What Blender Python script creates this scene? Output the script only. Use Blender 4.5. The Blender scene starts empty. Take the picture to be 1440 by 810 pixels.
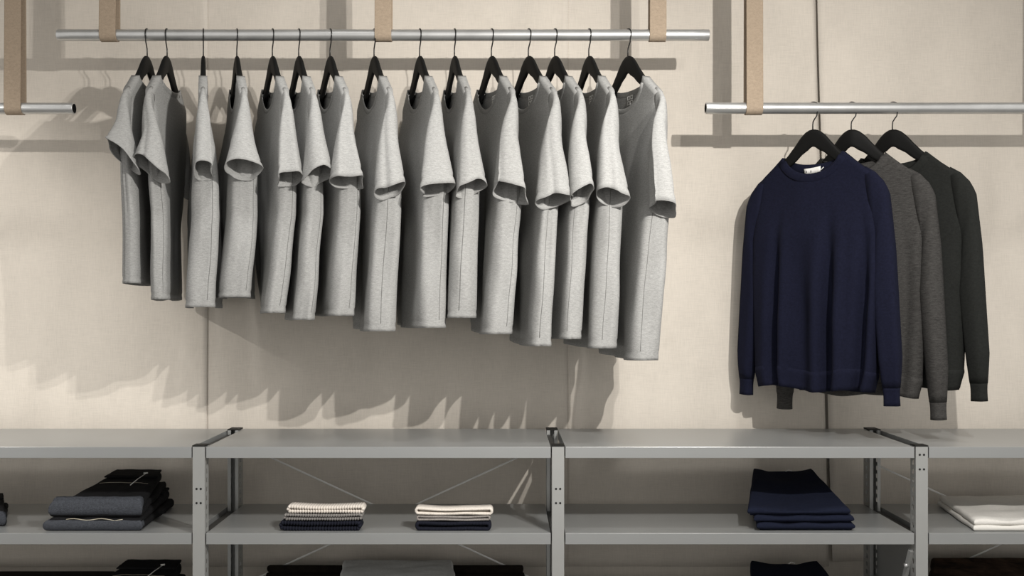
import bpy, bmesh, math, random
from mathutils import Vector, noise, Matrix

S = bpy.context.scene
C = S.collection
PI = math.pi
random.seed(7)

# ------------------------------------------------------------------ camera
F = 1384.0          # focal length in pixels (1440 x 810 frame)
CX, CY = 710.0, 425.0   # vanishing point of the photograph
CAMZ, CAMY = 1.3, -3.2
cd = bpy.data.cameras.new('camera'); cam = bpy.data.objects.new('camera', cd); C.objects.link(cam)
cd.sensor_fit = 'HORIZONTAL'; cd.sensor_width = 36.0
cd.lens = 36.0 * F / 1440.0
cd.shift_x = (720 - CX) / 1440.0
cd.shift_y = (CY - 405) / 1440.0
cam.location = (0, CAMY, CAMZ); cam.rotation_euler = (PI / 2, 0, 0)
cd.clip_start = 0.05
S.camera = cam

# ------------------------------------------------------------------ light
S.view_settings.view_transform = 'Standard'
S.view_settings.look = 'None'
S.view_settings.gamma = 1.0
S.view_settings.use_curve_mapping = False
S.view_settings.exposure = 0.0

w = bpy.data.worlds.new('shop'); S.world = w; w.use_nodes = True
bg = w.node_tree.nodes['Background']
bg.inputs[0].default_value = (1.0, 0.97, 0.93, 1); bg.inputs[1].default_value = 0.80

def spot(name, loc, target, power, cone, blend, radius, col=(1, 0.965, 0.915)):
    l = bpy.data.lights.new(name, 'SPOT'); o = bpy.data.objects.new(name, l); C.objects.link(o)
    l.energy = power; l.spot_size = math.radians(cone); l.spot_blend = blend
    l.shadow_soft_size = radius; l.color = col
    o.location = loc
    o.rotation_euler = (Vector(target) - Vector(loc)).to_track_quat('-Z', 'Y').to_euler()
    return o
spot('spot_key', (0.95, -2.1, 2.22), (0.45, 0, 1.2), 135, 112, 1.0, 0.012)
spot('spot_key_left', (0.75, -2.0, 2.22), (-0.75, 0, 1.30), 104, 80, 1.0, 0.012)
spot('spot_left', (-2.6, -2.0, 2.30), (-1.85, 0, 1.15), 125, 46, 0.7, 0.012)

for X_ in (-1.7, -.55, .6, 1.75):  # unseen lamps added overhead to brighten the shelf tops
    spot('shelf_top_fill', (X_, -1.15, 2.9), (X_, -.34, .9), 46, 50, 0.9, 0.12, (1, 0.985, 0.96))

# ------------------------------------------------------------------ helpers
def at(px, py, Y):
    d = Y - CAMY
    return Vector(((px - CX) / F * d, Y, CAMZ + (CY - py) / F * d))

def link(name, bm, mat, parent=None, smooth=True, kind=None, recalc=True):
    if recalc: bmesh.ops.recalc_face_normals(bm, faces=bm.faces[:])
    me = bpy.data.meshes.new(name)
    if parent is not None:
        bm.transform(Matrix.Translation(-parent['org'] if False else -Vector(parent.get('o', (0, 0, 0)))))
    bm.to_mesh(me); bm.free()
    if smooth:
        for p in me.polygons: p.use_smooth = True
    if mat: me.materials.append(mat)
    o = bpy.data.objects.new(name, me); C.objects.link(o)
    if parent is not None: o.parent = parent
    if kind: o['kind'] = kind
    return o

def sub(name, bm, mat, part, root, smooth=True):
    """sub-part: meshes of part are in root space, so share the root's origin"""
    o = link(name, bm, mat, root, smooth); o.parent = part
    return o

def thing(name, label, cat, loc, group=None):
    o = bpy.data.objects.new(name, None); C.objects.link(o)
    o.empty_display_size = 0.05
    o.location = loc; o['label'] = label; o['category'] = cat
    if group: o['group'] = group
    o['o'] = [loc[0], loc[1], loc[2]]
    return o

def tagit(o, label, cat, group=None):
    o['label'] = label; o['category'] = cat
    if group: o['group'] = group

def box(bm, x0, x1, y0, y1, z0, z1):
    v = [bm.verts.new((x, y, z)) for x in (x0, x1) for y in (y0, y1) for z in (z0, z1)]
    for f in ((0, 1, 3, 2), (4, 6, 7, 5), (0, 4, 5, 1), (2, 3, 7, 6), (0, 2, 6, 4), (1, 5, 7, 3)):
        bm.faces.new([v[i] for i in f])

def loft(bm, rings, closed=True, caps=False):
    vs = [[bm.verts.new(p) for p in r] for r in rings]
    n = len(vs[0])
    for a, b in zip(vs[:-1], vs[1:]):
        for i in range(n if closed else n - 1):
            j = (i + 1) % n
            bm.faces.new((a[i], a[j], b[j], b[i]))
    if caps:
        bm.faces.new(vs[0]); bm.faces.new(vs[-1])
    return vs

def tube(bm, pts, r, n=8, caps=True, flat=None):
    """sweep a circle (or ellipse r x flat) along pts"""
    pts = [Vector(p) for p in pts]
    rings = []
    ref = None
    for i, p in enumerate(pts):
        t = (pts[min(i + 1, len(pts) - 1)] - pts[max(i - 1, 0)]).normalized()
        if ref is None:
            ref = t.cross(Vector((0, 0, 1)))
            if ref.length < 0.05: ref = t.cross(Vector((1, 0, 0)))
            ref.normalize()
        a = (ref - t * ref.dot(t)).normalized(); b = t.cross(a); ref = a
        rr = r[i] if isinstance(r, (list, tuple)) else r
        rings.append([p + (a * math.cos(k * 2 * PI / n) + b * math.sin(k * 2 * PI / n)) * rr for k in range(n)])
    loft(bm, rings, True, caps)

def lerp(a, b, t): return a + (b - a) * t
def smooth(t):
    t = max(0.0, min(1.0, t)); return t * t * (3 - 2 * t)
def table(x, tb):
    if x <= tb[0][0]: return tb[0][1]
    for (a, va), (b, vb) in zip(tb[:-1], tb[1:]):
        if x <= b: return lerp(va, vb, (x - a) / (b - a))
    return tb[-1][1]
def stable(x, tb):
    """smooth (monotone-ish cosine) table"""
    if x <= tb[0][0]: return tb[0][1]
    for (a, va), (b, vb) in zip(tb[:-1], tb[1:]):
        if x <= b: return lerp(va, vb, smooth((x - a) / (b - a)))
    return tb[-1][1]
def nz(x, y, z=0.0): return noise.noise(Vector((x, y, z)))

# ------------------------------------------------------------------ materials
def mat(name, col, rough=0.8, metal=0.0, spec=0.3, sheen=0.0):
    m = bpy.data.materials.new(name); m.use_nodes = True
    b = m.node_tree.nodes['Principled BSDF']
    b.inputs['Base Color'].default_value = (*col, 1)
    b.inputs['Roughness'].default_value = rough
    b.inputs['Metallic'].default_value = metal
    b.inputs['Specular IOR Level'].default_value = spec
    if sheen: b.inputs['Sheen Weight'].default_value = sheen
    return m, m.node_tree, b

def coords(nt, scale):
    tc = nt.nodes.new('ShaderNodeTexCoord'); mp = nt.nodes.new('ShaderNodeMapping')
    mp.inputs['Scale'].default_value = scale
    nt.links.new(tc.outputs['Object'], mp.inputs['Vector'])
    return mp.outputs['Vector']

def noisetex(nt, vec, scale, detail=2, rough=0.5):
    n = nt.nodes.new('ShaderNodeTexNoise'); n.inputs['Scale'].default_value = scale
    n.inputs['Detail'].default_value = detail; n.inputs['Roughness'].default_value = rough
    nt.links.new(vec, n.inputs['Vector']); return n.outputs['Fac']

def ramp(nt, fac, stops):
    r = nt.nodes.new('ShaderNodeValToRGB')
    e = r.color_ramp.elements
    e[0].position, e[0].color = stops[0][0], (*stops[0][1], 1)
    e[1].position, e[1].color = stops[-1][0], (*stops[-1][1], 1)
    for p, c in stops[1:-1]:
        k = e.new(p); k.color = (*c, 1)
    nt.links.new(fac, r.inputs['Fac']); return r.outputs['Color']

def mathn(nt, op, a, b):
    n = nt.nodes.new('ShaderNodeMath'); n.operation = op
    for i, v in enumerate((a, b)):
        if isinstance(v, (int, float)): n.inputs[i].default_value = v
        else: nt.links.new(v, n.inputs[i])
    return n.outputs[0]

def bump(nt, b, h, strength, dist):
    n = nt.nodes.new('ShaderNodeBump'); n.inputs['Strength'].default_value = strength
    n.inputs['Distance'].default_value = dist
    nt.links.new(h, n.inputs['Height']); nt.links.new(n.outputs['Normal'], b.inputs['Normal'])

def heather(name, c, var, rough=0.95, sc=(420, 420, 900), mix=0.5, bstr=0.25):
    m, nt, b = mat(name, c, rough, 0, 0.12, 0.0)
    f1 = noisetex(nt, coords(nt, sc), 1.0, 3, 0.65)
    f2 = noisetex(nt, coords(nt, (sc[0] * .25, sc[1] * .25, sc[2] * .4)), 1.0, 2, 0.6)
    f = mathn(nt, 'ADD', mathn(nt, 'MULTIPLY', f1, 1 - mix), mathn(nt, 'MULTIPLY', f2, mix))
    lo = tuple(max(0, x * (1 - var)) for x in c); hi = tuple(min(1, x * (1 + var)) for x in c)
    col = ramp(nt, f, [(0.32, lo), (0.5, c), (0.68, hi)])
    nt.links.new(col, b.inputs['Base Color'])
    bump(nt, b, f1, bstr, 0.0008)
    return m

def linen(name, c):
    m, nt, b = mat(name, c, 0.92, 0, 0.15)
    warp = noisetex(nt, coords(nt, (620, 30, 26)), 1.0, 2, 0.6)
    weft = noisetex(nt, coords(nt, (26, 30, 620)), 1.0, 2, 0.6)
    blot = noisetex(nt, coords(nt, (5, 5, 3)), 1.0, 3, 0.55)
    thr = mathn(nt, 'MULTIPLY', mathn(nt, 'ADD', warp, weft), 0.5)
    f = mathn(nt, 'ADD', mathn(nt, 'MULTIPLY', thr, 0.62), mathn(nt, 'MULTIPLY', blot, 0.38))
    lo = tuple(x * 0.86 for x in c); hi = tuple(min(1, x * 1.11) for x in c)
    nt.links.new(ramp(nt, f, [(0.34, lo), (0.5, c), (0.66, hi)]), b.inputs['Base Color'])
    bump(nt, b, thr, 0.35, 0.0012)
    return m

def steel(name, c, rough, metal, grain=0.06):
    m, nt, b = mat(name, c, rough, metal, 0.5)
    g = noisetex(nt, coords(nt, (9, 9, 9)), 1.0, 3, 0.6)
    g2 = noisetex(nt, coords(nt, (160, 160, 160)), 1.0, 2, 0.6)
    f = mathn(nt, 'ADD', mathn(nt, 'MULTIPLY', g, 0.85), mathn(nt, 'MULTIPLY', g2, 0.15))
    nt.links.new(ramp(nt, f, [(0.3, tuple(x * (1 - grain) for x in c)), (0.7, tuple(min(1, x * (1 + grain)) for x in c))]), b.inputs['Base Color'])
    rr = nt.nodes.new('ShaderNodeMapRange')
    rr.inputs['From Min'].default_value = 0.3; rr.inputs['From Max'].default_value = 0.7
    rr.inputs['To Min'].default_value = rough - 0.015; rr.inputs['To Max'].default_value = rough + 0.015
    nt.links.new(f, rr.inputs['Value']); nt.links.new(rr.outputs[0], b.inputs['Roughness'])
    return m

M = {}
M['linen'] = linen('beige linen', (0.605, 0.557, 0.492))
M['plaster'] = linen('pale linen backing', (0.55, 0.507, 0.447))
M['tee'] = heather('grey marl jersey', (0.305, 0.305, 0.297), 0.26, mix=0.45)
M['band'] = heather('grey marl rib', (0.28, 0.28, 0.272), 0.2)
M['seam'] = mat('grey seam thread', (0.14, 0.14, 0.135), 0.9)[0]
M['navy'] = heather('navy knit', (0.0075, 0.0085, 0.020), 0.28, sc=(500, 500, 500))
M['charcoal'] = heather('charcoal marl knit', (0.048, 0.046, 0.044), 0.5, sc=(300, 300, 900))
M['dark'] = heather('dark green black knit', (0.0165, 0.0175, 0.0162), 0.25, sc=(500, 500, 500))
M['hanger'] = mat('black satin plastic', (0.006, 0.006, 0.0058), 0.6, 0, 0.15)[0]
M['wire'] = mat('black wire', (0.012, 0.012, 0.012), 0.3, 0.3, 0.5)[0]
M['pipe'] = steel('galvanised tube', (0.56, 0.565, 0.56), 0.33, 0.75, 0.12)
M['steel'] = steel('grey steel sheet', (0.33, 0.338, 0.336), 0.32, 0.40, 0.015)
M['post'] = steel('grey steel post', (0.36, 0.365, 0.355), 0.42, 0.35, 0.03)
M['bright'] = mat('zinc wire painted bright', (0.88, 0.88, 0.86), 0.4, 0.0, 0.5)[0]  # light reflected by the zinc is put into a near-white colour
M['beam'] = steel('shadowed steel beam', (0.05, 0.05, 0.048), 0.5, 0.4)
M['cap'] = mat('black plastic cap', (0.008, 0.008, 0.007), 0.6, 0, 0.3)[0]
M['strap'] = heather('tan felt webbing', (0.33, 0.262, 0.195), 0.16, sc=(500, 500, 500))
M['denim'] = heather('dark indigo denim', (0.050, 0.054, 0.063), 0.5, sc=(600, 600, 600), mix=0.3)
M['denimdark'] = heather('black denim', (0.010, 0.010, 0.011), 0.3, sc=(600, 600, 600))
M['trouser'] = heather('navy cotton twill', (0.0082, 0.0105, 0.0225), 0.22, sc=(500, 500, 500))
M['white'] = heather('white cotton', (0.68, 0.66, 0.62), 0.06)
M['cream'] = heather('cream wool', (0.66, 0.61, 0.55), 0.12)
M['greywool'] = heather('mid grey wool', (0.20, 0.19, 0.18), 0.25)
M['taupe'] = heather('taupe grey wool', (0.26, 0.24, 0.225), 0.2)
M['ink'] = heather('ink black wool', (0.011, 0.012, 0.019), 0.3)
M['blanket'] = heather('black brown wool', (0.010, 0.008, 0.006), 0.4, sc=(150, 150, 150))
M['brown'] = heather('dark brown fur', (0.050, 0.030, 0.020), 0.95, sc=(60, 60, 60), mix=0.7)
M['greyfelt'] = heather('grey cotton', (0.60, 0.605, 0.595), 0.12)
M['stitch'] = mat('pale thread', (0.42, 0.38, 0.30), 0.8)[0]
M['tag'] = mat('white label', (0.75, 0.74, 0.71), 0.7)[0]
M['ink_print'] = mat('black print', (0.02, 0.02, 0.02), 0.8)[0]
M['print'] = mat('pale neck print', (0.80, 0.80, 0.78), 0.8)[0]
M['floor'] = steel('dark floor', (0.22, 0.21, 0.20), 0.5, 0.0, 0.2)
M['ceiling'] = mat('white ceiling', (0.55, 0.54, 0.52), 0.9)[0]
M['hole'] = mat('dark hole and bore shade', (0.015, 0.015, 0.015), 0.5, 0.3)[0]  # shade inside post holes and tube bores, put into the colour

# ------------------------------------------------------------------ the setting
bm = bmesh.new(); box(bm, -4, 4, -5.2, 0.14, -0.1, 0)
link('floor', bm, M['floor'], smooth=False, kind='structure')
bm = bmesh.new(); box(bm, -4, 4, -1.3, 0.14, 3.0, 3.1)
link('ceiling', bm, M['ceiling'], smooth=False, kind='structure')
bm = bmesh.new(); box(bm, -4, 4, 0.012, 0.14, 0, 3.0)
wall = link('wall_back', bm, M['plaster'], smooth=False, kind='structure')
wall['o'] = [0, 0, 0]

def panel(x0, x1, zb, seed, curl, sl=(0, 0)):
    """a hanging linen width: soft buckles, one long edge folded proud over its neighbour"""
    bm = bmesh.new()
    nx, nzc = 70, 70
    rows = []
    for j in range(nzc + 1):
        z = lerp(zb, 2.995, j / nzc); r = []
        xa, xb = x0 - sl[0] * (z - 1.3), x1 - sl[1] * (z - 1.3)
        for i in range(nx + 1):
            u = i / nx; x = lerp(xa, xb, u)
            y = -0.001 - 0.005 * (0.5 + 0.5 * nz(x * 3.2 + seed, z * 0.45, seed)) - 0.002 * (0.5 + .5 * nz(x * 9, z * 1.1, seed + 5))
            y -= 0.0016 * nz(x * 2.5, z * 4.5, seed + 9)
            low = smooth((1.35 - z) / 0.8)
            y -= 0.004 * low * (0.5 + 0.5 * nz(x * 7 + 3, z * 2.0, seed + 2))
            e = (xb - x) / curl[1]
            if curl[0] == 'right' and e < 1: y -= curl[2] * (1 - e) ** 1.5 * (0.75 + 0.35 * nz(z * 2.2, seed, 1))
            e = (x - xa) / curl[1]
            if curl[0] == 'left' and e < 1: y -= curl[2] * (1 - e) ** 1.5 * (0.75 + 0.35 * nz(z * 2.2, seed, 1))
            sx = 0.004 * nz(z * 1.6, seed * 3.1) if i in (0, nx) else 0
            r.append((x + sx, y, z))
        rows.append(r)
    loft(bm, rows, closed=False)
    o = link('fabric_panel', bm, M['linen'], wall, recalc=True)
    md = o.modifiers.new('thick', 'SOLIDIFY'); md.thickness = 0.002; md.offset = 0
    return o
SEAMS = [-2.35, at(286, 400, 0).x, at(797, 400, 0).x, at(1157, 400, 0).x, 2.6]
panel(SEAMS[0], SEAMS[1] + 0.016, 0.443, 1.3, ('right', 0.045, 0.004))
panel(SEAMS[1] - 0.004, SEAMS[2] + 0.004, 0.443, 4.1, ('right', 0.03, 0.003))
panel(SEAMS[2] - 0.002, SEAMS[3] - 0.005, 0.443, 7.7, ('left', 0.02, 0.002), (0, .026))
panel(SEAMS[3] + 0.005, SEAMS[4], 0.46, 11.9, ('left', 0.05, 0.006), (.026, 0))

# ------------------------------------------------------------------ rails and straps
YR = -0.28
DR = YR - CAMY
RR = 0.0168
def pipe(label, xa, xb, py):
    z = CAMZ + (CY - py) / F * DR
    x0, x1 = (xa - CX) / F * DR, (xb - CX) / F * DR
    t = thing('clothes_rail', label, 'rail', (0.5 * (x0 + x1), YR, z))
    bm = bmesh.new()
    prof = [(x0, RR - .003), (x0 + .0006, RR - .0004), (x0 + .0015, RR)]
    n = 30
    for i in range(1, 40): prof.append((lerp(x0, x1, i / 40), RR))
    prof += [(x1 - .0015, RR), (x1 - .0006, RR - .0004), (x1, RR - .003)]
    loft(bm, [[(x, YR + r * math.cos(k * 2 * PI / n), z + r * math.sin(k * 2 * PI / n)) for k in range(n)] for x, r in prof])
    link('outer_tube', bm, M['pipe'], t)
    bm = bmesh.new()
    loft(bm, [[(x, YR + r * math.cos(k * 2 * PI / n), z + r * math.sin(k * 2 * PI / n)) for k in range(n)] for x, r in ((x0, RR - .003), (x1, RR - .003))])
    link('bore', bm, M['hole'], t)  # inner wall coloured dark for the shade inside the tube
    return z
ZU = pipe('long galvanised steel rail hung high, carrying the grey t-shirts', 81.5, 997, 49.5)
ZL = pipe('galvanised steel rail end at the left edge, below the long rail', -330, 104.5, 152.5)
pipe('lower galvanised steel rail at right, carrying the three sweaters', 992, 1760, 152.2)

def strap(px, z, label):
    xc = (px - CX) / F * (DR - RR)
    t = thing('hanging_strap', label, 'strap', (xc, YR, z))
    r = RR + 0.0015; hw = 0.0245; th = 0.0028
    path = []
    for i in range(13):
        k = i / 12
        path.append((YR - lerp(0.002, r, smooth(1 - k) if False else 1 - 0) , 0))
    pts = []
    ztop = 2.998
    for i in range(11):
        k = i / 10
        pts.append((YR - lerp(0.004, r, k ** 0.8), lerp(ztop, z + 0.004, k)))
    for i in range(1, 16):
        a = PI + PI * i / 16
        pts.append((YR + r * math.cos(a), z + r * math.sin(a)))
    for i in range(10, -1, -1):
        k = i / 10
        pts.append((YR + lerp(0.004, r, k ** 0.8), lerp(ztop, z + 0.004, k)))
    rows = []
    for i, (y, zz) in enumerate(pts):
        wob = 0.0006 * nz(zz * 9, xc * 5)
        rows.append([(xc + hw * u + wob, y, zz) for u in (-1, -.92, -.5, 0, .5, .92, 1)])
    bm = bmesh.new(); loft(bm, rows, closed=False)
    o = link('strap_loop', bm, M['strap'], t)
    md = o.modifiers.new('thick', 'SOLIDIFY'); md.thickness = th; md.offset = 0
strap(17.5, ZL, 'tan felt strap loop holding the low rail at the left edge')
strap(151, ZU, 'tan felt strap loop at the left end of the long rail')
strap(538.5, ZU, 'tan felt strap loop in the middle of the long rail among the hangers')
strap(925.5, ZU, 'tan felt strap loop near the right end of the long rail')
strap(1061.5, ZL, 'long tan felt strap loop holding the rail with the sweaters')
strap(1480, ZL, 'long tan felt strap loop holding the sweater rail beyond the right edge')

# ------------------------------------------------------------------ hangers and garments
def solve(px, X0, s):
    ph = 0.0
    for _ in range(30):
        d = DR - s * math.cos(ph)
        q = ((px - CX) / F * d - X0) / s
        ph = 0.5 * ph + 0.5 * math.asin(max(-0.95, min(0.95, q)))
    return ph

HTOP = [(0, 0), (.012, -.0015), (.025, -.008), (.04, -.021), (.06, -.045), (.08, -.067), (.1, -.086), (.13, -.112), (.17, -.143), (.205, -.168)]
HH = [(0, .050), (.02, .0585), (.05, .051), (.08, .038), (.1, .033), (.15, .026), (.205, .020)]
HT = [(0, .0065), (.06, .0075), (.1, .009), (.14, .009), (.205, .0075)]
DROP = 0.062      # rail centre to top of the hanger body

def frame(X0, ph):
    u = Vector((math.sin(ph), -math.cos(ph), 0)); n = Vector((-math.cos(ph), -math.sin(ph), 0))
    c = Vector((X0, YR, 0))
    return lambda s, t, z: c + u * s + n * t + Vector((0, 0, z))

def hanger(X0, zr, ph, label, group, phf=None):
    t = thing('clothes_hanger', label, 'hanger', (X0, YR, zr - DROP), group)
    L0 = frame(X0, ph); LF = L0 if phf is None else frame(X0, phf)
    L = lambda s, t, z: (L0 if s >= 0 else LF)(s, t, z)
    za = zr - DROP
    bm = bmesh.new(); rings = []
    ss = [-.174, -.171] + [-.1645 + .007 * i for i in range(48)] + [.171, .174]
    for i, s in enumerate(ss):
        a = abs(s); top = za + stable(a, HTOP) if False else za + table(a, HTOP)
        h = table(a, HH); th = table(a, HT)
        if i in (0, len(ss) - 1): h *= .55; th *= .55
        bend = -0.012 * (a / .2) ** 2          # arms curve gently forward
        ring = []
        for k in range(14):
            g = k * 2 * PI / 14
            cx = math.copysign(abs(math.cos(g)) ** .6, math.cos(g)); sx = math.copysign(abs(math.sin(g)) ** .7, math.sin(g))
            ring.append(L(s, th * cx * (1 if sx > 0 else .8) + bend * 0, top - h / 2 + h / 2 * sx))
        rings.append(ring)
    loft(bm, rings, True, True)
    link('shoulder_bar', bm, M['hanger'], t)
    bm = bmesh.new(); r = RR + 0.0018
    pts = [(0, zr - DROP - .003), (0, zr - .048), (0.001, zr - .040), (.006, zr - .032), (.0125, zr - .0235)]
    for i in range(15):
        a = math.radians(-38 + i * (215 / 14))
        pts.append((r * math.cos(a), zr + r * math.sin(a)))
    tube(bm, [L(s, 0, z) for s, z in pts], 0.0019, 8)
    link('hook', bm, M['wire'], t)
    return t

def sgnpow(x, p): return math.copysign(abs(x) ** p, x)

def garment(kind, label, cat, group, X0, zr, phis, zhem, mats, wtab, thk, neck, sleeve, fold, seed, print_on=False, farphi=None):
    """phis: (z list descending -> phi) for the turning of the cloth as it hangs."""
    za = zr - DROP
    nw, nfront, nback = neck
    zneck = za + table(nw, HTOP) + 0.004
    ztip = za + table(.195, HTOP) + 0.006
    root = thing(kind, label, cat, (X0, YR, zhem), group)
    def phi(z): return table(-z, [(-a, b) for a, b in phis])
    def ztop(s, front):
        a = abs(s)
        if a < nw:
            dep = nfront if front else nback
            q = (1 - (a / nw) ** 2)
            return zneck - dep * q ** (0.62 if front else 0.5)
        return za + table(min(a, .2), HTOP) + 0.006
    NA, NV = 112, 44
    WT = wtab[-1][1]
    NC = 8
    def section(ai):
        ai %= NA
        if ai > NA // 2:
            x, y = section(NA - ai); return x, -y
        if ai > NA // 4:
            x, y = section(NA // 2 - ai); return -x, y
        if ai <= NC:
            th_ = PI / 2 * ai / NC
            return 1 - rho + rho * math.cos(th_) ** .85, max(0, math.sin(th_)) ** .85
        return (1 - rho) * (1 - (ai - NC) / (NA // 4 - NC)), 1.0
    rho = mats.get('rho', .15)
    def surf(ai, v, off=0.0):
        sn, tn = section(ai)
        sa = tn
        front = sa >= 0
        zt = ztop(sn * WT, front)
        if abs(sn) > .97: zt -= 0.004
        z = zhem + (zt - zhem) * v
        vv = (z - zhem) / (ztip - zhem)
        wv = table(vv, wtab)
        s = sn * wv
        th = table(vv, thk)
        dr = fold(s / max(wv, .01), max(0.0, 1 - vv), front)
        t = th * tn + dr[0]
        s += dr[1]
        s += sleeve.get('sdrape', 0) * sn * nz(z * 5.5, seed * 3.3, 2 + tn) * smooth((.8 - vv) / .2)
        if ai == 0: s -= 0.0042           # side seam groove
        if 0.022 < v < 0.034: t -= 0.0012 * tn
        t += off * (1 if front else -1)
        t += 0.0034 * nz(s * 16 + seed, z * 9, seed) * (1 - smooth((vv - .75) / .25))
        z += dr[2] * (1 - v)
        ph = phi(z)
        if s < 0 and farphi is not None: ph = lerp(ph, farphi, smooth(-s / .08))
        return frame(X0, ph)(s, t, z)
    vl = [i / NV for i in range(NV + 1)]
    vl = [0, .012, .024, .031, .038] + [x for x in vl if x > .05]
    bm = bmesh.new()
    vs = loft(bm, [[surf(a, v) for a in range(NA)] for v in vl])
    # close the shoulder seams
    top = vs[-1]
    for a in range(1, NA // 2):
        s1 = abs(section(a)[0]) * WT; s2 = abs(section(a + 1)[0]) * WT
        if min(s1, s2) >= nw and a + 1 <= NA // 2 - 0:
            b, c2 = (NA - a) % NA, (NA - a - 1) % NA
            if top[a + 1] is not top[c2]:
                bm.faces.new((top[a], top[a + 1], top[c2], top[b]))
            else:
                bm.faces.new((top[a], top[a + 1], top[b]))
    o = link('body', bm, mats['body'], root)
    md = o.modifiers.new('cloth', 'SOLIDIFY'); md.thickness = mats.get('th', .0014); md.offset = 0
    if sleeve.get('sdrape'):
        k = (2, -2, 3, -3, 1)[int(seed * 1.9) % 5]
        bm = bmesh.new()
        pts = [surf(k, v / 30, 0) for v in range(1, 22)]
        cc = frame(X0, phis[-1][1])(0, 0, 0)
        tube(bm, [p + Vector((p.x - cc.x, p.y - cc.y, 0)).normalized() * .0006 for p in pts], .0008, 5)
        link('side_seam', bm, M['seam'], root)
    # neckband
    idx_f = [a for a in range(1, NA // 2) if abs(section(a)[0]) * WT <= nw + .002]
    fpts = [surf(a, 1.0) for a in idx_f]
    bpts = [surf(NA - a, 1.0) for a in idx_f]
    loop = fpts + bpts[::-1]
    bm = bmesh.new(); rings = []
    nl = len(loop)
    cen = sum(loop, Vector()) / nl
    for i, p in enumerate(loop):
        tg = (loop[(i + 1) % nl] - loop[i - 1]).normalized()
        ph = phi(p.z); nn = Vector((-math.cos(ph), -math.sin(ph), 0)) * (1 if i < len(fpts) else -1)
        nn = (nn - tg * nn.dot(tg)).normalized(); up = tg.cross(nn)
        if up.z < 0: up = -up
        hw_, tw_ = mats.get('nb', (.008, .0022))
        rings.append([p - up * (hw_ * .7) + up * hw_ * math.cos(k * 2 * PI / 8) + nn * tw_ * math.sin(k * 2 * PI / 8) for k in range(8)])
    rings.append(rings[0])
    loft(bm, rings)
    bmesh.ops.remove_doubles(bm, verts=bm.verts[:], dist=1e-6)
    link('neckband', bm, mats['band'], root)
    # sleeves
    for side in (1, -1):
        bm = bmesh.new(); rings = []
        NK = sleeve['n']; NR = 36
        for k in range(NK + 1):
            q = k / NK
            so, zo = table(q, [(a, b) for a, b, c in sleeve['O']]), table(q, [(a, c) for a, b, c in sleeve['O']])
            si, zi = table(q, [(a, b) for a, b, c in sleeve['I']]), table(q, [(a, c) for a, b, c in sleeve['I']])
            r1 = table(q, sleeve['r'])
            if side < 0: r1 = min(r1, sleeve.get('rfar', 9))
            phk = lerp(phi(ztip - .02), sleeve['phi'], smooth(q * 1.6)) if side > 0 else (phi(ztip - 0.1) if farphi is None else farphi)
            Lf = frame(X0, phk)
            if k in sleeve.get('seams', ()): r1 *= .94; so -= .0016
            ring = []
            for m in range(NR):
                g = 2 * PI * m / NR
                cg = sgnpow(math.cos(g), .88); sg = sgnpow(math.sin(g), .82)
                s = lerp(si, so, .5 + .5 * cg); z = ztip + lerp(zi, zo, .5 + .5 * cg)
                wr = 1 + q * sleeve.get('wob', .25) * math.sin(2 * g + seed * 2.3) + q * .12 * math.sin(3 * g + seed)
                t = r1 * sg * wr + sleeve.get('t0', 0) * q
                t += .003 * q * nz(math.cos(g) * 1.2 + seed, math.sin(g) * 1.2, q * 2 + side)
                z += q * sleeve.get('tilt', 0) * sg + q ** 2 * sleeve.get('ruffle', .010) * nz(math.cos(g) * .9 + seed, math.sin(g) * .9, seed * 2)
                cr = sleeve.get('crease')
                if cr and q > .15:
                    dd = abs(((g - cr + PI) % (2 * PI)) - PI)
                    s -= .010 * smooth(1 - dd / .5) * q
                ring.append(Lf(s * side, t, z))
            rings.append(ring)
        loft(bm, rings)
        o = link('sleeve', bm, mats['body'], root)
        md = o.modifiers.new('cloth', 'SOLIDIFY'); md.thickness = mats.get('th', .0014) * 1.3; md.offset = 0
        if 'cuff' in mats:
            bm = bmesh.new(); cr = []
            base = rings[-1]; c0 = sum(base, Vector()) / NR
            prev = sum(rings[-3], Vector()) / NR
            dirv = (c0 - prev).normalized()
            for k in range(6):
                q = k / 5
                sc = [1.0, .93, .90, .90, .91, .93][k]
                cr.append([c0 + (p - c0) * sc * (1 + .012 * (m % 2) * (k > 0)) + dirv * q * mats['cuff'] - dirv * .004 for m, p in enumerate(base)])
            loft(bm, cr)
            o = link('cuff', bm, mats['band'], root)
            md = o.modifiers.new('cloth', 'SOLIDIFY'); md.thickness = .003; md.offset = 0
    if 'hem' in mats:
        bm = bmesh.new()
        hv = mats['hem'] / (ztip - zhem)
        rows = []
        for j in range(6):
            v = lerp(-.002, hv, j / 5)
            rows.append([surf(a, max(v, 0), 0) + Vector((0, 0, 0 if v >= 0 else -.002)) for a in range(NA)])
        # push slightly outwards
        rr = []
        for j, r in enumerate(rows):
            c0 = sum(r, Vector()) / NA
            rr.append([p + (p - c0).normalized() * (.0012 + .0012 * (a % 2)) * (0 if j == 5 else 1) for a, p in enumerate(r)])
        loft(bm, rr)
        o = link('hem_band', bm, mats['band'], root)
        md = o.modifiers.new('cloth', 'SOLIDIFY'); md.thickness = .0025; md.offset = 0
    Lb = frame(X0, phi(zneck - .02))
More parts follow.
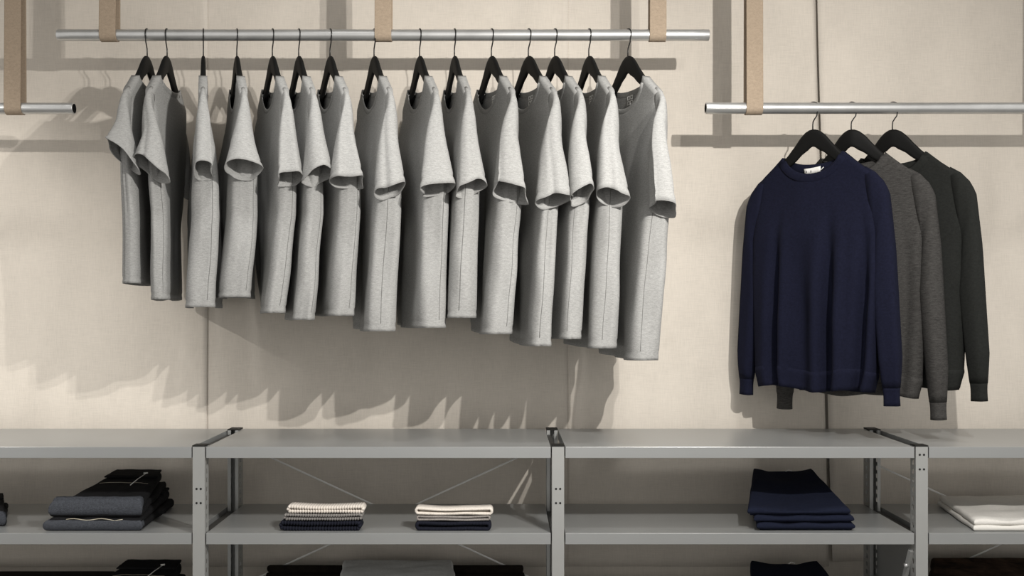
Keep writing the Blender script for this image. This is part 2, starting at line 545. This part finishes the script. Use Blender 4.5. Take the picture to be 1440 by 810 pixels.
    if print_on:
        # pale printed emblem inside the back of the neck: four small square rings
        bm = bmesh.new(); zc = zneck - nback - .026; tb = -thk_at(thk, (zc - zhem) / (ztip - zhem)) + .0035
        def bar(s0, s1, z0, z1):
            v = [bm.verts.new(Lb(s, tb, z)) for s, z in ((s0, z0), (s1, z0), (s1, z1), (s0, z1))]
            v2 = [bm.verts.new(Lb(s, tb + .0006, z)) for s, z in ((s0, z0), (s1, z0), (s1, z1), (s0, z1))]
            bm.faces.new(v); bm.faces.new(v2)
            for i in range(4): bm.faces.new((v[i], v[(i + 1) % 4], v2[(i + 1) % 4], v2[i]))
        for cs in (-.0085, .0085):
            for cz in (-.0075, .0075):
                bar(cs - .007, cs + .007, zc + cz + .0035, zc + cz + .006); bar(cs - .007, cs + .007, zc + cz - .006, zc + cz - .0035)
                bar(cs - .007, cs - .0045, zc + cz - .0035, zc + cz + .0035); bar(cs + .0045, cs + .007, zc + cz - .0035, zc + cz + .0035)
        link('neck_print', bm, M['print'], root, smooth=False)
        bm = bmesh.new()
        tube(bm, [Lb(.002, tb + .001, zc - .008), Lb(.0025, tb + .002, zc - .03), Lb(.002, tb + .003, zc - .05)], .0012, 6)
        link('care_thread', bm, M['print'], root)
    if 'label' in mats:
        zc = zneck - nback - .017
        vv = (zc - zhem) / (ztip - zhem); tb = -thk_at(thk, vv) + .004
        bm = bmesh.new()
        rows = []
        for j in range(3):
            rows.append([Lb(lerp(-.030, .022, i / 6), tb + .001 + .001 * j, zc - .009 + .009 * j + .004 * (i / 6) ** 2) for i in range(7)])
        loft(bm, rows, closed=False)
        lab = link('neck_label', bm, M['tag'], root)
        md = lab.modifiers.new('thick', 'SOLIDIFY'); md.thickness = .0006
        bm = bmesh.new()
        for s0 in (-.024, -.010):
            box(bm, 0, .0022, 0, .0009, 0, .006)
            bm.verts.ensure_lookup_table()
            for v in bm.verts[-8:]:
                v.co = Lb(s0 + v.co.x, tb + .0022 + v.co.y, zc - .003 + v.co.z)
        mk = link('letter_mark', bm, M['ink_print'], root, smooth=False); mk.parent = lab
        bm = bmesh.new()
        tube(bm, [Lb(.022, tb + .003, zc), Lb(.027, tb + .004, zc + .004), Lb(.032, tb + .004, zc + .009)], .0012, 6)
        link('tag_pin', bm, M['tag'], root)
    return root

def thk_at(thk, v): return table(v, thk)

# --- the fifteen t-shirts: hook px, shoulder-tip px, strip centre at y=300, strip centre at hem, hem y, sleeve hem (xmin, xmax, y near, y low)
TEES = [
 (207, 174, 180, 180, 398, 146, 192, 205, 236, 'smallest grey t-shirt, first at the left end of the long rail, sleeve turned left'),
 (235, 206, 222, 222, 421, 191, 232, 226, 252, 'grey t-shirt with turned left sleeve, second from the left end of the long rail'),
 (286, 285, 291, 282, 432, 272, 301, 228, 258, 'grey t-shirt hanging almost edge-on, third from the left on the long rail'),
 (333, 344, 346, 333, 418, 321, 366, 226, 254, 'grey t-shirt with a wide crumpled sleeve opening, fourth from the left'),
 (383, 404, 405, 386, 440, 389, 430, 243, 264, 'grey t-shirt with a round open sleeve, fifth from the left, left of a close pair'),
 (420, 442, 444, 427, 450, 432, 467, 236, 262, 'grey t-shirt pressed against its left neighbour, sixth from the left on the rail'),
 (464, 489, 495, 483, 444, 466, 516, 246, 268, 'grey t-shirt with a deep sleeve crease, seventh from the left'),
 (526, 551, 550, 540, 466, 533, 568, 260, 280, 'grey t-shirt hanging just left of the middle strap, eighth from the left'),
 (590, 615, 615, 609, 461, 589, 646, 259, 276, 'grey t-shirt with a broad straight sleeve just right of the middle strap'),
 (639, 660, 657, 650, 447, 643, 683, 257, 279, 'short grey t-shirt with a half shaded sleeve, tenth from the left'),
 (691, 724, 718, 703, 470, 694, 748, 260, 286, 'grey t-shirt with a flared slanting sleeve, eleventh from the left on the rail'),
 (743, 784, 774, 762, 487, 763, 805, 274, 294, 'grey t-shirt with pale square neck print, twelfth from the left, left of a close pair'),
 (780, 819, 818, 806, 477, 804, 837, 263, 290, 'grey t-shirt tucked close behind its left neighbour, thirteenth from the left'),
 (828, 864, 862, 851, 490, 843, 882, 267, 290, 'grey t-shirt second from the right end of the long rail'),
 (883, 934, 931, 911, 507, 917, 959, 286, 304, 'largest grey t-shirt, at the right end of the long rail, neck print in view'),
]
TILT = [40, 30, -4, 4, -6, -10, 4, -9, -8, -8, 16, -6, -9, 12, 14]
ORD = ['first', 'second', 'third', 'fourth', 'fifth', 'sixth', 'seventh', 'eighth', 'ninth', 'tenth', 'eleventh', 'twelfth', 'thirteenth', 'fourteenth', 'last']
GT = 'light grey t-shirts on the long rail'
GH = 'black hangers on the long rail'
for i, (hx, tip, mid, hemx, hemy, sx0, sx1, syn, syl, lab) in enumerate(TEES):
    X0 = (hx - CX) / F * DR
    size = lerp(0.215, 0.242, i / 14)
    za = ZU - DROP
    ptip = solve(tip, X0, .195)
    pmid = solve(mid, X0, size); phem = solve(hemx, X0, size)
    psl = solve((sx0 + sx1) / 2, X0, size + .055)
    dn = DR - size * math.cos(phem)
    zhem = CAMZ + (CY - hemy) / F * dn
    zmid = CAMZ + (CY - 300) / F * dn
    ztip = za + table(.195, HTOP) + .006
    gap = min([abs(TEES[j][0] - hx) for j in (i - 1, i + 1) if 0 <= j < 15]) / F * DR * 0.93
    T = min(.040, gap * (.46 if gap > .09 else .41))
    hanger(X0, ZU, lerp(ptip, solve(tip, X0, .195), .5), 'black hanger with wire hook, %s from the left on the long rail' % ORD[i] if i < 14 else 'black hanger with wire hook, rightmost on the long rail', GH)
    ds = DR - (size + .05) * math.cos(psl)
    zo = CAMZ + (CY - syn) / F * ds - ztip
    zi = CAMZ + (CY - syl) / F * (ds + .07) - ztip
    r1 = (sx1 - sx0) / 2 / F * ds
    sl = dict(n=24, seams=(5, 22), rfar=gap * .40, phi=psl, sdrape=.014,
              O=[(0, .158, .031), (.08, .186, .013), (.16, .203, -.005), (.28, .216, -.030), (.42, .228, -.066), (.7, size + .038, lerp(-.066, zo, .5)), (1, size + .070, zo)],
              I=[(0, .185, -.17), (.3, .195, -.19), (1, size + .0, zi)],
              r=[(0, .0125), (.12, .0145), (.32, min(.0215, r1 * .75)), (1, r1 * 1.02)], tilt=TILT[i] / 2 / F * ds,
              wob=.10 + .08 * (i % 3), crease=(None, .5, -.4, None, .2, None, .1, .45, None, -.3, .6, .35, None, .2, .5)[i])
    def fold(sn, dv, front, i=i, T=T, fa=.5 if gap > .09 else .22):
        a = fa * T * dv * (math.sin(sn * 3.6 + i * 1.7) * .55 + .3 * math.sin(sn * 8 + i)) * (1 - abs(sn) ** 3)
        return (a, 0, -.004 * (1 - sn * sn))
    garment('t_shirt', lab, 't-shirt', GT, X0, ZU,
            [(ztip, ptip), (lerp(ztip, zmid, .5), lerp(ptip, pmid, .6)), (zmid, pmid), (zhem, phem)],
            zhem, dict(body=M['tee'], band=M['band'], th=.0013, nb=(.009, .0018)),
            [(0, size - .002), (.5, size), (.68, size), (.80, .205), (.92, .184), (1, .182)],
            [(0, T), (.55, T * .9), (.75, T * .75), (.92, .0155), (1, .0115)],
            (.098, .080, .024), sl, fold, i * 1.37 + .5, print_on=i >= 3)

# --- sweaters
PLEATS = {1: [(-.56, .075, .040), (-.12, .13, .014), (.31, .085, .048), (.79, .07, .034)], 2: [(-.3, .12, .02), (.42, .10, .032), (.72, .08, .024)], 4: [(0, .15, .015), (.5, .12, .020)]}
def sweater(hx, tip, hemy, cuff_y, label, hlabel, m, r1, seed, amp):
    X0 = (hx - CX) / F * DR
    ph = solve(tip, X0, .2)
    za = ZL - DROP; ztip = za + table(.195, HTOP) + .006
    zhem = CAMZ + (CY - hemy) / F * DR
    d = DR - .25 * math.cos(ph)
    zc = CAMZ + (CY - cuff_y) / F * d + .055 - ztip
    TH = .030 if hx == 1143 else .023
    FARPHI = math.radians(40) - (.0 if hx == 1143 else .04)
    hanger(X0, ZL, ph, hlabel, 'black hangers on the sweater rail', FARPHI)
    sl = dict(n=26, phi=ph, rfar=.024,
              O=[(0, .160, .029), (.035, .186, .013), (.06, .205, -.006), (.09, .216, -.022), (.15, .228, -.05), (.4, .244, -.2), (.85, .262, lerp(0, zc, .86)), (1, .258, zc)],
              I=[(0, .195, -.19), (.2, .192, -.23), (.5, .186, -.33), (.85, .205, lerp(0, zc, .88)), (1, .214, zc - .002)],
              r=[(0, .0155), (.15, r1 * .8), (.5, r1), (.85, r1), (.95, r1 * .8), (1, r1 * .62)], wob=.06, ruffle=0)
    def fold(sn, dv, front):
        g = smooth((dv - .06) * 1.5)
        a = 0
        for c, wd, dp in PLEATS[int(seed)]:
            c = c + .03 * math.sin(dv * 3 + c * 9)
            q = (sn - c) / wd
            a -= dp * math.exp(-q * q) * (1 if q < 0 else 1)
            a += .45 * dp * math.exp(-((q - 1.9) / 1.2) ** 2) + .25 * dp * math.exp(-((q + 2.2) / 1.4) ** 2)
        a *= g * amp / .018
        return (a if front else a * .15, 0, -.006 * g * math.sin(sn * 5 + seed) * (1 if front else -.5))
    garment('sweater', label, 'sweater', None, X0, ZL, [(ztip, ph), (zhem, ph + .03)], zhem,
            dict(body=m, band=m, th=.0025, rho=.2, nb=(.014, .0032), hem=.055, cuff=.055, **({'label': 1} if hx == 1143 else {})),
            [(0, .182), (.08, .195), (.5, .205), (.72, .205), (.84, .195), (.93, .186), (1, .184)],
            [(0, TH), (.55, TH), (.75, TH * .93), (.92, .016), (1, .0120)],
            (.092, .062, .032), sl, fold, seed, farphi=FARPHI)
sweater(1143, 1236, 546, 573, 'navy blue crew neck sweater in front on the right-hand rail', 'black hanger holding the navy sweater', M['navy'], .028, 1.1, .018)
sweater(1197, 1300, 553, 592, 'charcoal marl sweater between the navy and the black sweater', 'black hanger holding the charcoal sweater', M['charcoal'], .036, 2.6, .009)
sweater(1255, 1357, 541, 566, 'greenish black sweater at the back of the right-hand rail', 'black hanger holding the greenish black sweater', M['dark'], .028, 4.0, .007)

# ------------------------------------------------------------------ steel shelving
YF, YB = -0.48, -0.085
PX = [-1.846, -0.846, 0.1470, 1.152, 2.157]
PW = 0.0167
SZ = [0.900, 0.6615, 0.423, 0.1845]
shelv = thing('metal_shelving', 'long low run of grey steel shelving bolted together along the linen wall', 'shelving', (0.147, -.28, 0))
def bevel(o, w_, n=2):
    md = o.modifiers.new('edge', 'BEVEL'); md.width = w_; md.segments = n; md.limit_method = 'ANGLE'
for a, b in zip(PX[:-1], PX[1:]):
    for z in SZ:
        x0, x1 = a + PW + .0035, b - PW - .0035
        bm = bmesh.new()
        lip = .031; t = .0018
        # top sheet with turned-down lips, as one folded tray
        o_ = [(x0, YF), (x1, YF), (x1, YB), (x0, YB)]
        i_ = [(x0 + t, YF + t), (x1 - t, YF + t), (x1 - t, YB - t), (x0 + t, YB - t)]
        r0 = [bm.verts.new((x, y, z)) for x, y in o_]; r1 = [bm.verts.new((x, y, z - lip)) for x, y in o_]
        r2 = [bm.verts.new((x, y, z - lip)) for x, y in i_]; r3 = [bm.verts.new((x, y, z - t)) for x, y in i_]
        bm.faces.new(r0); bm.faces.new(r3)
        for A, B in ((r0, r1), (r1, r2), (r2, r3)):
            for i in range(4): bm.faces.new((A[i], A[(i + 1) % 4], B[(i + 1) % 4], B[i]))
        o = link('shelf_board', bm, M['steel'], shelv, smooth=False); bevel(o, .0013, 2)
ZP = SZ[0] + .001
def post(x, front, nholes):
    bm = bmesh.new()
    if front: y0, y1, dp = YF - .001, YF + .0012, .034
    else: y0, y1, dp = YB - .052, YB - .052, .050
    if front: box(bm, x - PW, x + PW, y0, y1, 0, ZP)
    else: box(bm, x - PW, x + PW, YB - .002, YB, 0, ZP)
    for sx in (-1, 1):
        xa, xb = sorted((x + sx * PW, x + sx * (PW - .0016)))
        # perforated flange: two long strips joined by rungs
        box(bm, xa, xb, y1, y1 + dp * .36, 0, ZP)
        box(bm, xa, xb, y1 + dp * .64, y1 + dp, 0, ZP)
        z = 0.012
        while z < ZP - .02:
            box(bm, xa, xb, y1 + dp * .36, y1 + dp * .64, z, z + .011); z += .025
    if not front:
        box(bm, x - PW, x - PW + .010, y0 - .0012, y0, 0, ZP); box(bm, x + PW - .010, x + PW, y0 - .0012, y0, 0, ZP)
    p = link('front_post' if front else 'back_post', bm, M['post'], shelv, smooth=False)
    bm = bmesh.new(); box(bm, x - PW - .001, x + PW + .001, y0 - .0005, y1 + dp, ZP, ZP + .0035)
    sub('post_cap', bm, M['cap'], p, shelv, False)
    if front:
        for zz in nholes:
            for dx in (-.0058, .0058):
                bm = bmesh.new()
                tube(bm, [(x + dx, y0 - .0006, zz), (x + dx, y0 + .001, zz)], .0031, 10)
                sub('bolt_or_hole', bm, M['hole'], p, shelv, False)  # dark discs stand in for the shade inside the post holes
for k, x in enumerate(PX):
    zs = [(CY - 687.5) / 509 + CAMZ, (CY - 707.5) / 509 + CAMZ]
    if k == 3: zs = [(CY - 639.5) / 509 + CAMZ, (CY - 660) / 509 + CAMZ]
    post(x, True, zs); post(x, False, [])
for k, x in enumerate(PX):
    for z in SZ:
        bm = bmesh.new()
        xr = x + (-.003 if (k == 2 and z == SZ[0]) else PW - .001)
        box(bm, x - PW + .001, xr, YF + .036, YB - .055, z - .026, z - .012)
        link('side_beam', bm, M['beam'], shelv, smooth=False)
# crossed wire braces at the back of every second bay
for a, b, dz in ((PX[1], PX[2], -.026), (PX[3], PX[4], -.085)):
    for zl, zr_ in ((.880, .425), (.425, .880)):
        bm = bmesh.new()
        yo = YB + (.006 if zl > zr_ else .012)
        tube(bm, [(a + .004, yo, zl + dz), (b - .004, yo, zr_ + dz)], .0028, 8)
        link('cross_brace', bm, M['bright'], shelv)
# lower side plate and gusset at the right-hand frame
x = PX[3]
bm = bmesh.new(); box(bm, x + .004, x + .006, -.40, -.14, .10, .632)
link('side_plate', bm, M['steel'], shelv, smooth=False)
bm = bmesh.new()
tube(bm, [(x - PW - .004, YF + .02, .610), (x - PW - .004, YF + .11, .43)], .009, 6)
g = link('gusset', bm, M['post'], shelv, smooth=False)
bm = bmesh.new(); tube(bm, [(x - PW - .020, YF + .03, .565), (x - PW - .008, YF + .03, .565)], .006, 10)
sub('bolt_or_hole', bm, M['pipe'], g, shelv)

# ------------------------------------------------------------------ folded clothes
def axis_samples(L, r, n):
    e = [r * (1 - math.cos(PI / 2 * i / 4)) for i in range(4)]
    mid = [lerp(r, L - r, i / n) for i in range(n + 1)]
    return [x / L for x in e + mid + [L - x for x in e[::-1]]]

def pad(bm, FL, FR, BR, BL, z0, hf, hb, r, seed, amp=.003, lift=None, sag=0.0):
    """a folded slab of cloth: rounded rims, front height hf, back height hb; z0(u,v) is the surface it lies on"""
    FL, FR, BR, BL = [Vector((p[0], p[1], 0)) for p in (FL, FR, BR, BL)]
    W = ((FR - FL).length + (BR - BL).length) / 2; D = ((BL - FL).length + (BR - FR).length) / 2
    us, vs = axis_samples(W, r, 16), axis_samples(D, r, 16)
    def e(u, v):
        q = 1.0
        for dd in (u * W, (1 - u) * W, v * D, (1 - v) * D):
            k = min(1, dd / r); q = min(q, math.sqrt(max(0, 1 - (1 - k) ** 2)))
        return q
    def pos(u, v, s):
        p = (FL * (1 - u) + FR * u) * (1 - v) + (BL * (1 - u) + BR * u) * v
        h = lerp(hf, hb, v); zb = z0(u, v)
        z = zb + h * (.5 + s * .5 * e(u, v))
        if s > 0: z += amp * nz(u * 5 + seed, v * 6, seed) * e(u, v) - sag * math.sin(PI * u) * e(u, v)
        else: z += (-sag * 0)
        off = amp * .9 * nz(u * 4, v * 4 + seed, seed + 7)
        return Vector((p.x + off, p.y + off * .6, z))
    grid = {}
    for s in (1, -1):
        for i, u in enumerate(us):
            for j, v in enumerate(vs):
                rim = i in (0, len(us) - 1) or j in (0, len(vs) - 1)
                if s < 0 and rim: grid[s, i, j] = grid[1, i, j]
                else: grid[s, i, j] = bm.verts.new(pos(u, v, s))
    for s in (1, -1):
        for i in range(len(us) - 1):
            for j in range(len(vs) - 1):
                bm.faces.new([grid[s, i, j], grid[s, i + 1, j], grid[s, i + 1, j + 1], grid[s, i, j + 1]])
    return lambda u, v: pos(u, v, 1)

def quad(fl, fr, yf, br, bl, yb, z):
    """corners from pixel columns at given depths, for a slab lying at height z"""
    df, db = yf - CAMY, yb - CAMY
    return ((fl - CX) / F * df, yf), ((fr - CX) / F * df, yf), ((br - CX) / F * db, yb), ((bl - CX) / F * db, yb)

def curve_on(f, uv, rad=.0009, up=.0012):
    bm = bmesh.new(); tube(bm, [f(u, v) + Vector((0, 0, up)) for u, v in uv], rad, 5); return bm

def jeans(label, q, z0, hf, hb, seed, group, cord=False, selv=True, amp=.004):
    c = Vector((q[0][0] + q[1][0] + q[2][0] + q[3][0], q[0][1] + q[1][1] + q[2][1] + q[3][1])) / 4
    t = thing('folded_jeans', label, 'jeans', (c.x, c.y, z0(.5, .5)), group)
    bm = bmesh.new()
    f1 = pad(bm, *q, z0, hf * .5, hb * .5, .009, seed, amp)
    link('lower_fold', bm, M['denimdark'], t)
    q2 = [(q[0][0] + .012, q[0][1] + .004), (q[1][0] - .002, q[1][1] + .006), (q[2][0] - .012, q[2][1] - .008), (q[3][0] + .004, q[3][1] - .004)]
    bm = bmesh.new()
    f2 = pad(bm, *q2, lambda u, v: z0(u, v) + lerp(hf, hb, v) * .49, hf * .5, hb * .5, .009, seed + 3, amp)
    link('upper_fold', bm, M['denimdark'], t)
    for k, (qq, hz, ff) in enumerate(((q, lambda u, v: z0(u, v), f1), (q2, lambda u, v: z0(u, v) + hf * .49, f2))):
        if k == 1 and selv: continue
        bm = bmesh.new(); e_ = .08
        A, B, C_, D = [Vector(p) for p in qq]
        hh = (.029 if selv else .040) if k == 0 else .040
        pad(bm, A + Vector((-.003, -.004)), B + Vector((.003, -.004)), B.lerp(C_, e_), A.lerp(D, e_), z0, hh, hh * 1.05, .0115, seed + 20 + k, .004)
        link('turned_cuff', bm, M['denim'], t)
    if selv:
        A, B = Vector(q[0]), Vector(q[1]); bm = bmesh.new()
        tube(bm, [(A.lerp(B, lerp(.22, .80, i / 14)).x, A.y + .004, z0(.5, 0) + .0312 + .0022 * math.sin(i * .9) - .0015 * (i == 12)) for i in range(15)], .0012, 5)
        link('selvage', bm, M['stitch'], t)
    link('seam_stitch', curve_on(f2, [(lerp(.16, .85, i / 12), .12 + .03 * math.sin(i / 12 * PI)) for i in range(13)], .0008, .0006), M['stitch'], t)
    link('yoke_stitch', curve_on(f2, [(lerp(.08, .9, i / 12), .62 + .02 * math.sin(i / 3)) for i in range(13)], .0006, .0006), M['stitch'], t)
    # belt edge seen from the right: ribs of the waistband
    bm = bmesh.new()
    pad(bm, (lerp(q2[0][0], q2[3][0], .78), lerp(q2[0][1], q2[3][1], .78)), (lerp(q2[1][0], q2[2][0], .78), lerp(q2[1][1], q2[2][1], .78)), q2[2], q2[3],
        lambda u, v: z0(u, .8 + .2 * v) + lerp(hf, hb, .8 + .2 * v) * .985, .006, .008, .003, seed + 9, .0015)
    link('waistband', bm, M['denimdark'], t)
    if cord:
        a, b = f2(.78, .80), f2(.66, .52)
        bm = bmesh.new(); up = Vector((0, 0, .012))
        tube(bm, [b + Vector((0, 0, .004)), lerp(b, a, .5) + up * .8, a + up], .0013, 6)
        tube(bm, [a + up + Vector((-.006, 0, .001)), a + up + Vector((.006, 0, .002))], .0024, 8)
        link('tag_pin', bm, M['tag'], t)
    return lambda u, v: z0(u, v) + lerp(hf, hb, v)

flat = lambda z: (lambda u, v: z)
Z2, Z3 = SZ[1] + .0005, SZ[2] + .0005
GJ = 'folded jeans on the shelving'
q = quad(62, 199, -.455, 245, 150, -.135, Z2)
top1 = jeans('dark indigo folded jeans at the bottom of the two-pair stack on the middle shelf', q, flat(Z2), .036, .056, 1.0, GJ)
q = quad(70, 199, -.450, 234, 163, -.145, Z2)
jeans('dark indigo folded jeans with white tag pin, topmost on the middle shelf', q, top1, .037, .058, 5.0, GJ, cord=True, selv=False)
q = quad(-130, 8, -.40, 12, -110, -.17, Z2)
jeans('black folded jeans cut off by the left edge of the photo', q, flat(Z2), .030, .045, 8.0, GJ, selv=False)
q = quad(95, 215, -.45, 262, 178, -.15, Z3)
jeans('folded jeans with a tag pin on the lowest shelf in view, beside the left post', q, flat(Z3), .04, .075, 11.0, GJ, cord=True, selv=False)

def trousers(label, q, z0, hf, hb, seed, pin=False, sag=0.0):
    c = Vector((q[0][0] + q[2][0], q[0][1] + q[2][1])) / 2
    t = thing('folded_trousers', label, 'trousers', (c.x, c.y, z0(.5, .5)), 'folded navy trousers on the shelving')
    bm = bmesh.new(); f1 = pad(bm, (q[0][0] + .012, q[0][1] + .012), (q[1][0] - .004, q[1][1] + .012), q[2], q[3], z0, hf * .35, hb * .48, .004, seed, .0025); link('lower_fold', bm, M['trouser'], t)
    q2 = [(q[0][0] + .004, q[0][1] + .005), (q[1][0] - .008, q[1][1] + .004), (q[2][0] - .006, q[2][1] - .004), (q[3][0] + .006, q[3][1] - .006)]
    q2 = q
    bm = bmesh.new(); f2 = pad(bm, *q2, lambda u, v: z0(u, v) + lerp(hf * .2, hb * .45, v), hf * .8, hb * .55, .0085, seed + 2, .005, sag=sag)
    link('upper_fold', bm, M['trouser'], t)
    if pin:
        a = f2(.6, .96); bm = bmesh.new()
        tube(bm, [a + Vector((-.010, 0, .003)), a + Vector((0, .003, .007)), a + Vector((.010, 0, .004))], .0013, 6)
        link('tag_pin', bm, M['tag'], t)
    return lambda u, v: z0(u, v) + lerp(hf, hb, v)
q = quad(1064, 1203, -.455, 1160, 1056, -.15, Z2)
t1 = trousers('navy folded trousers at the bottom of the three-pair stack on the middle shelf', q, flat(Z2), .020, .038, 2.0)
q = quad(1060, 1201, -.452, 1158, 1056, -.145, Z2)
t2 = trousers('navy folded trousers in the middle of the three-pair stack', q, t1, .019, .039, 4.2)
q = quad(1050, 1196, -.450, 1140, 1059, -.15, Z2)
trousers('navy folded trousers on top of the three-pair stack, with a thread pin', q, t2, .024, .050, 6.4, pin=True, sag=.013)
q = quad(1058, 1200, -.45, 1150, 1055, -.15, Z3)
trousers('navy folded trousers with a pin on the lowest shelf in view, below the three-pair stack', q, flat(Z3), .04, .080, 9.1, pin=True, sag=.012)

def folded_top(name, label, cat, q, z0, hf, hb, m, seed, layers=2, amp=.004, r=.008):
    c = Vector((q[0][0] + q[2][0], q[0][1] + q[2][1])) / 2
    t = thing(name, label, cat, (c.x, c.y, z0))
    for k in range(layers):
        bm = bmesh.new(); ins = .004 * k
        qq = [(q[0][0] + ins, q[0][1] + ins), (q[1][0] - ins, q[1][1] + ins), (q[2][0] - ins, q[2][1] - ins), (q[3][0] + ins, q[3][1] - ins)]
        pad(bm, *qq, (lambda k: lambda u, v: z0 + lerp(hf, hb, v) * k / layers)(k), hf / layers * 1.03, hb / layers * 1.03, r, seed + k, amp)
        link('fold_layer', bm, m, t)
q = quad(1369, 1530, -.46, 1480, 1318, -.12, Z2)
folded_top('folded_shirt', 'white folded shirt on the middle shelf at the right edge of the photo', 'shirt', q, Z2, .030, .034, M['white'], 3.0, 2, .006)
q = quad(472, 645, -.33, 640, 480, -.12, Z3)
folded_top('folded_sweatshirt', 'grey folded top on the lowest shelf in view, in front of the black blanket', 'sweatshirt', q, Z3, .068, .074, M['greyfelt'], 5.0, 3, .004, .012)
q = quad(372, 738, -.20, 738, 372, -.105, Z3)
q = [(q[0][0], -.115), (q[1][0], -.115), (q[2][0], -.088), (q[3][0], -.088)]
folded_top('folded_blanket', 'black folded blanket along the back of the lowest shelf in view', 'blanket', q, Z3, .047, .047, M['blanket'], 6.0, 2, .001, .006)
q = quad(1306, 1560, -.32, 1560, 1306, -.11, Z3)
folded_top('fur_throw', 'dark brown fur throw on the lowest shelf at the right', 'throw', q, Z3, .062, .078, M['brown'], 7.0, 2, .006, .014)
q = quad(-220, 165, -.20, 165, -220, -.11, Z3)
folded_top('folded_blanket', 'black folded blanket on the lowest shelf at far left, behind the jeans', 'blanket', q, Z3, .034, .034, M['blanket'], 8.0, 2, .001, .006)

def knit(label, x0, x1, yf, z0, h, m, bumps, seed, depth=.05, sag=.003, band=None, amp=1.0):
    """a flat-folded knitted tube seen from its open end: a ribbed loop with a slit inside"""
    t = thing('folded_knitwear', label, 'knitwear', ((x0 + x1) / 2, yf + depth / 2, z0), 'folded knitwear stacks on the middle shelf')
    b = band or h * .30
    R = h / 2 - b / 2
    L = (x1 - x0) - h
    cx = (x0 + x1) / 2
    pts = []
    ns, na = 220, 16
    for i in range(ns): pts.append((-L / 2 + L * i / ns, R, 0, 1))
    for i in range(na): a = PI / 2 - PI * i / na; pts.append((L / 2 + R * math.cos(a), R * math.sin(a), math.cos(a), math.sin(a)))
    for i in range(ns): pts.append((L / 2 - L * i / ns, -R, 0, -1))
    for i in range(na): a = -PI / 2 - PI * i / na; pts.append((-L / 2 + R * math.cos(a), R * math.sin(a), math.cos(a), math.sin(a)))
    acc = 0; rings = []
    per = 2 * L + 2 * PI * R
    prev = pts[0]
    for i, (px_, pz, nx_, nz_) in enumerate(pts):
        acc += math.hypot(px_ - prev[0], pz - prev[1]); prev = (px_, pz)
        wv = abs(math.sin(acc / per * PI * bumps))
        bb = b * (1.06 - amp * .30 * (1 - wv))
        yo = -.005 * amp * wv + .0016 * nz(px_ * 30, pz * 60, seed)
        dz = -sag * (1 - (2 * px_ / (x1 - x0)) ** 2) * (1 if pz > 0 else .0) + .0016 * nz(px_ * 14 + seed, pz * 40, seed)
        ring = []
        for (o_, d_) in ((-.5, .006), (-.36, .0015), (0, 0), (.36, .0015), (.5, .006), (.5, depth * .5), (.42, depth - .003), (0, depth), (-.42, depth - .003), (-.5, depth * .5)):
            ring.append((cx + px_ + nx_ * bb * o_, yf + d_ + (yo if d_ < .01 else 0), z0 + h / 2 + pz + nz_ * bb * o_ + dz))
        rings.append(ring)
    rings.append(rings[0])
    bm = bmesh.new(); loft(bm, rings); bmesh.ops.remove_doubles(bm, verts=bm.verts[:], dist=1e-6)
    link('ribbed_loop', bm, m, t)
    # inner ply lying in the slit
    bm = bmesh.new()
    pad(bm, (x0 + h * .6, yf + .016), (x1 - h * .6, yf + .016), (x1 - h * .6, yf + depth - .01), (x0 + h * .6, yf + depth - .01),
        lambda u, v: z0 + b * 1.02, max(.002, h - 2 * b - .003), max(.002, h - 2 * b - .002), .001, seed, .0004)
    link('inner_ply', bm, m, t)
YK = -.452; dk = YK - CAMY
kx = lambda p: (p - CX) / F * dk
knit('black chunky knit piece at the bottom of the left knitwear stack', kx(392), kx(508.5), YK, Z2, .0285, M['ink'], 56, 1.0, band=.0115)
knit('grey chunky knit piece in the middle of the left knitwear stack', kx(398), kx(510), YK + .002, Z2 + .0287, .0195, M['greywool'], 62, 2.0, band=.0085)
knit('cream chunky knit piece on top of the left knitwear stack', kx(402.5), kx(512.5), YK + .004, Z2 + .0484, .0235, M['cream'], 58, 3.0, sag=.005, band=.0100)
knit('black fine knit piece at the bottom of the right knitwear stack', kx(583.5), kx(691), YK, Z2, .0265, M['ink'], 110, 4.0, band=.0100, amp=.5)
knit('taupe fine rib piece in the middle of the right knitwear stack', kx(585), kx(690), YK + .002, Z2 + .0268, .0165, M['taupe'], 120, 5.0, band=.0068, amp=.5)
knit('cream fine rib piece on top of the right knitwear stack', kx(583), kx(693.5), YK + .001, Z2 + .0436, .0215, M['cream'], 120, 6.0, sag=.004, band=.0078, amp=.5)

for o in list(bpy.data.objects):
    if 'o' in o: del o['o']
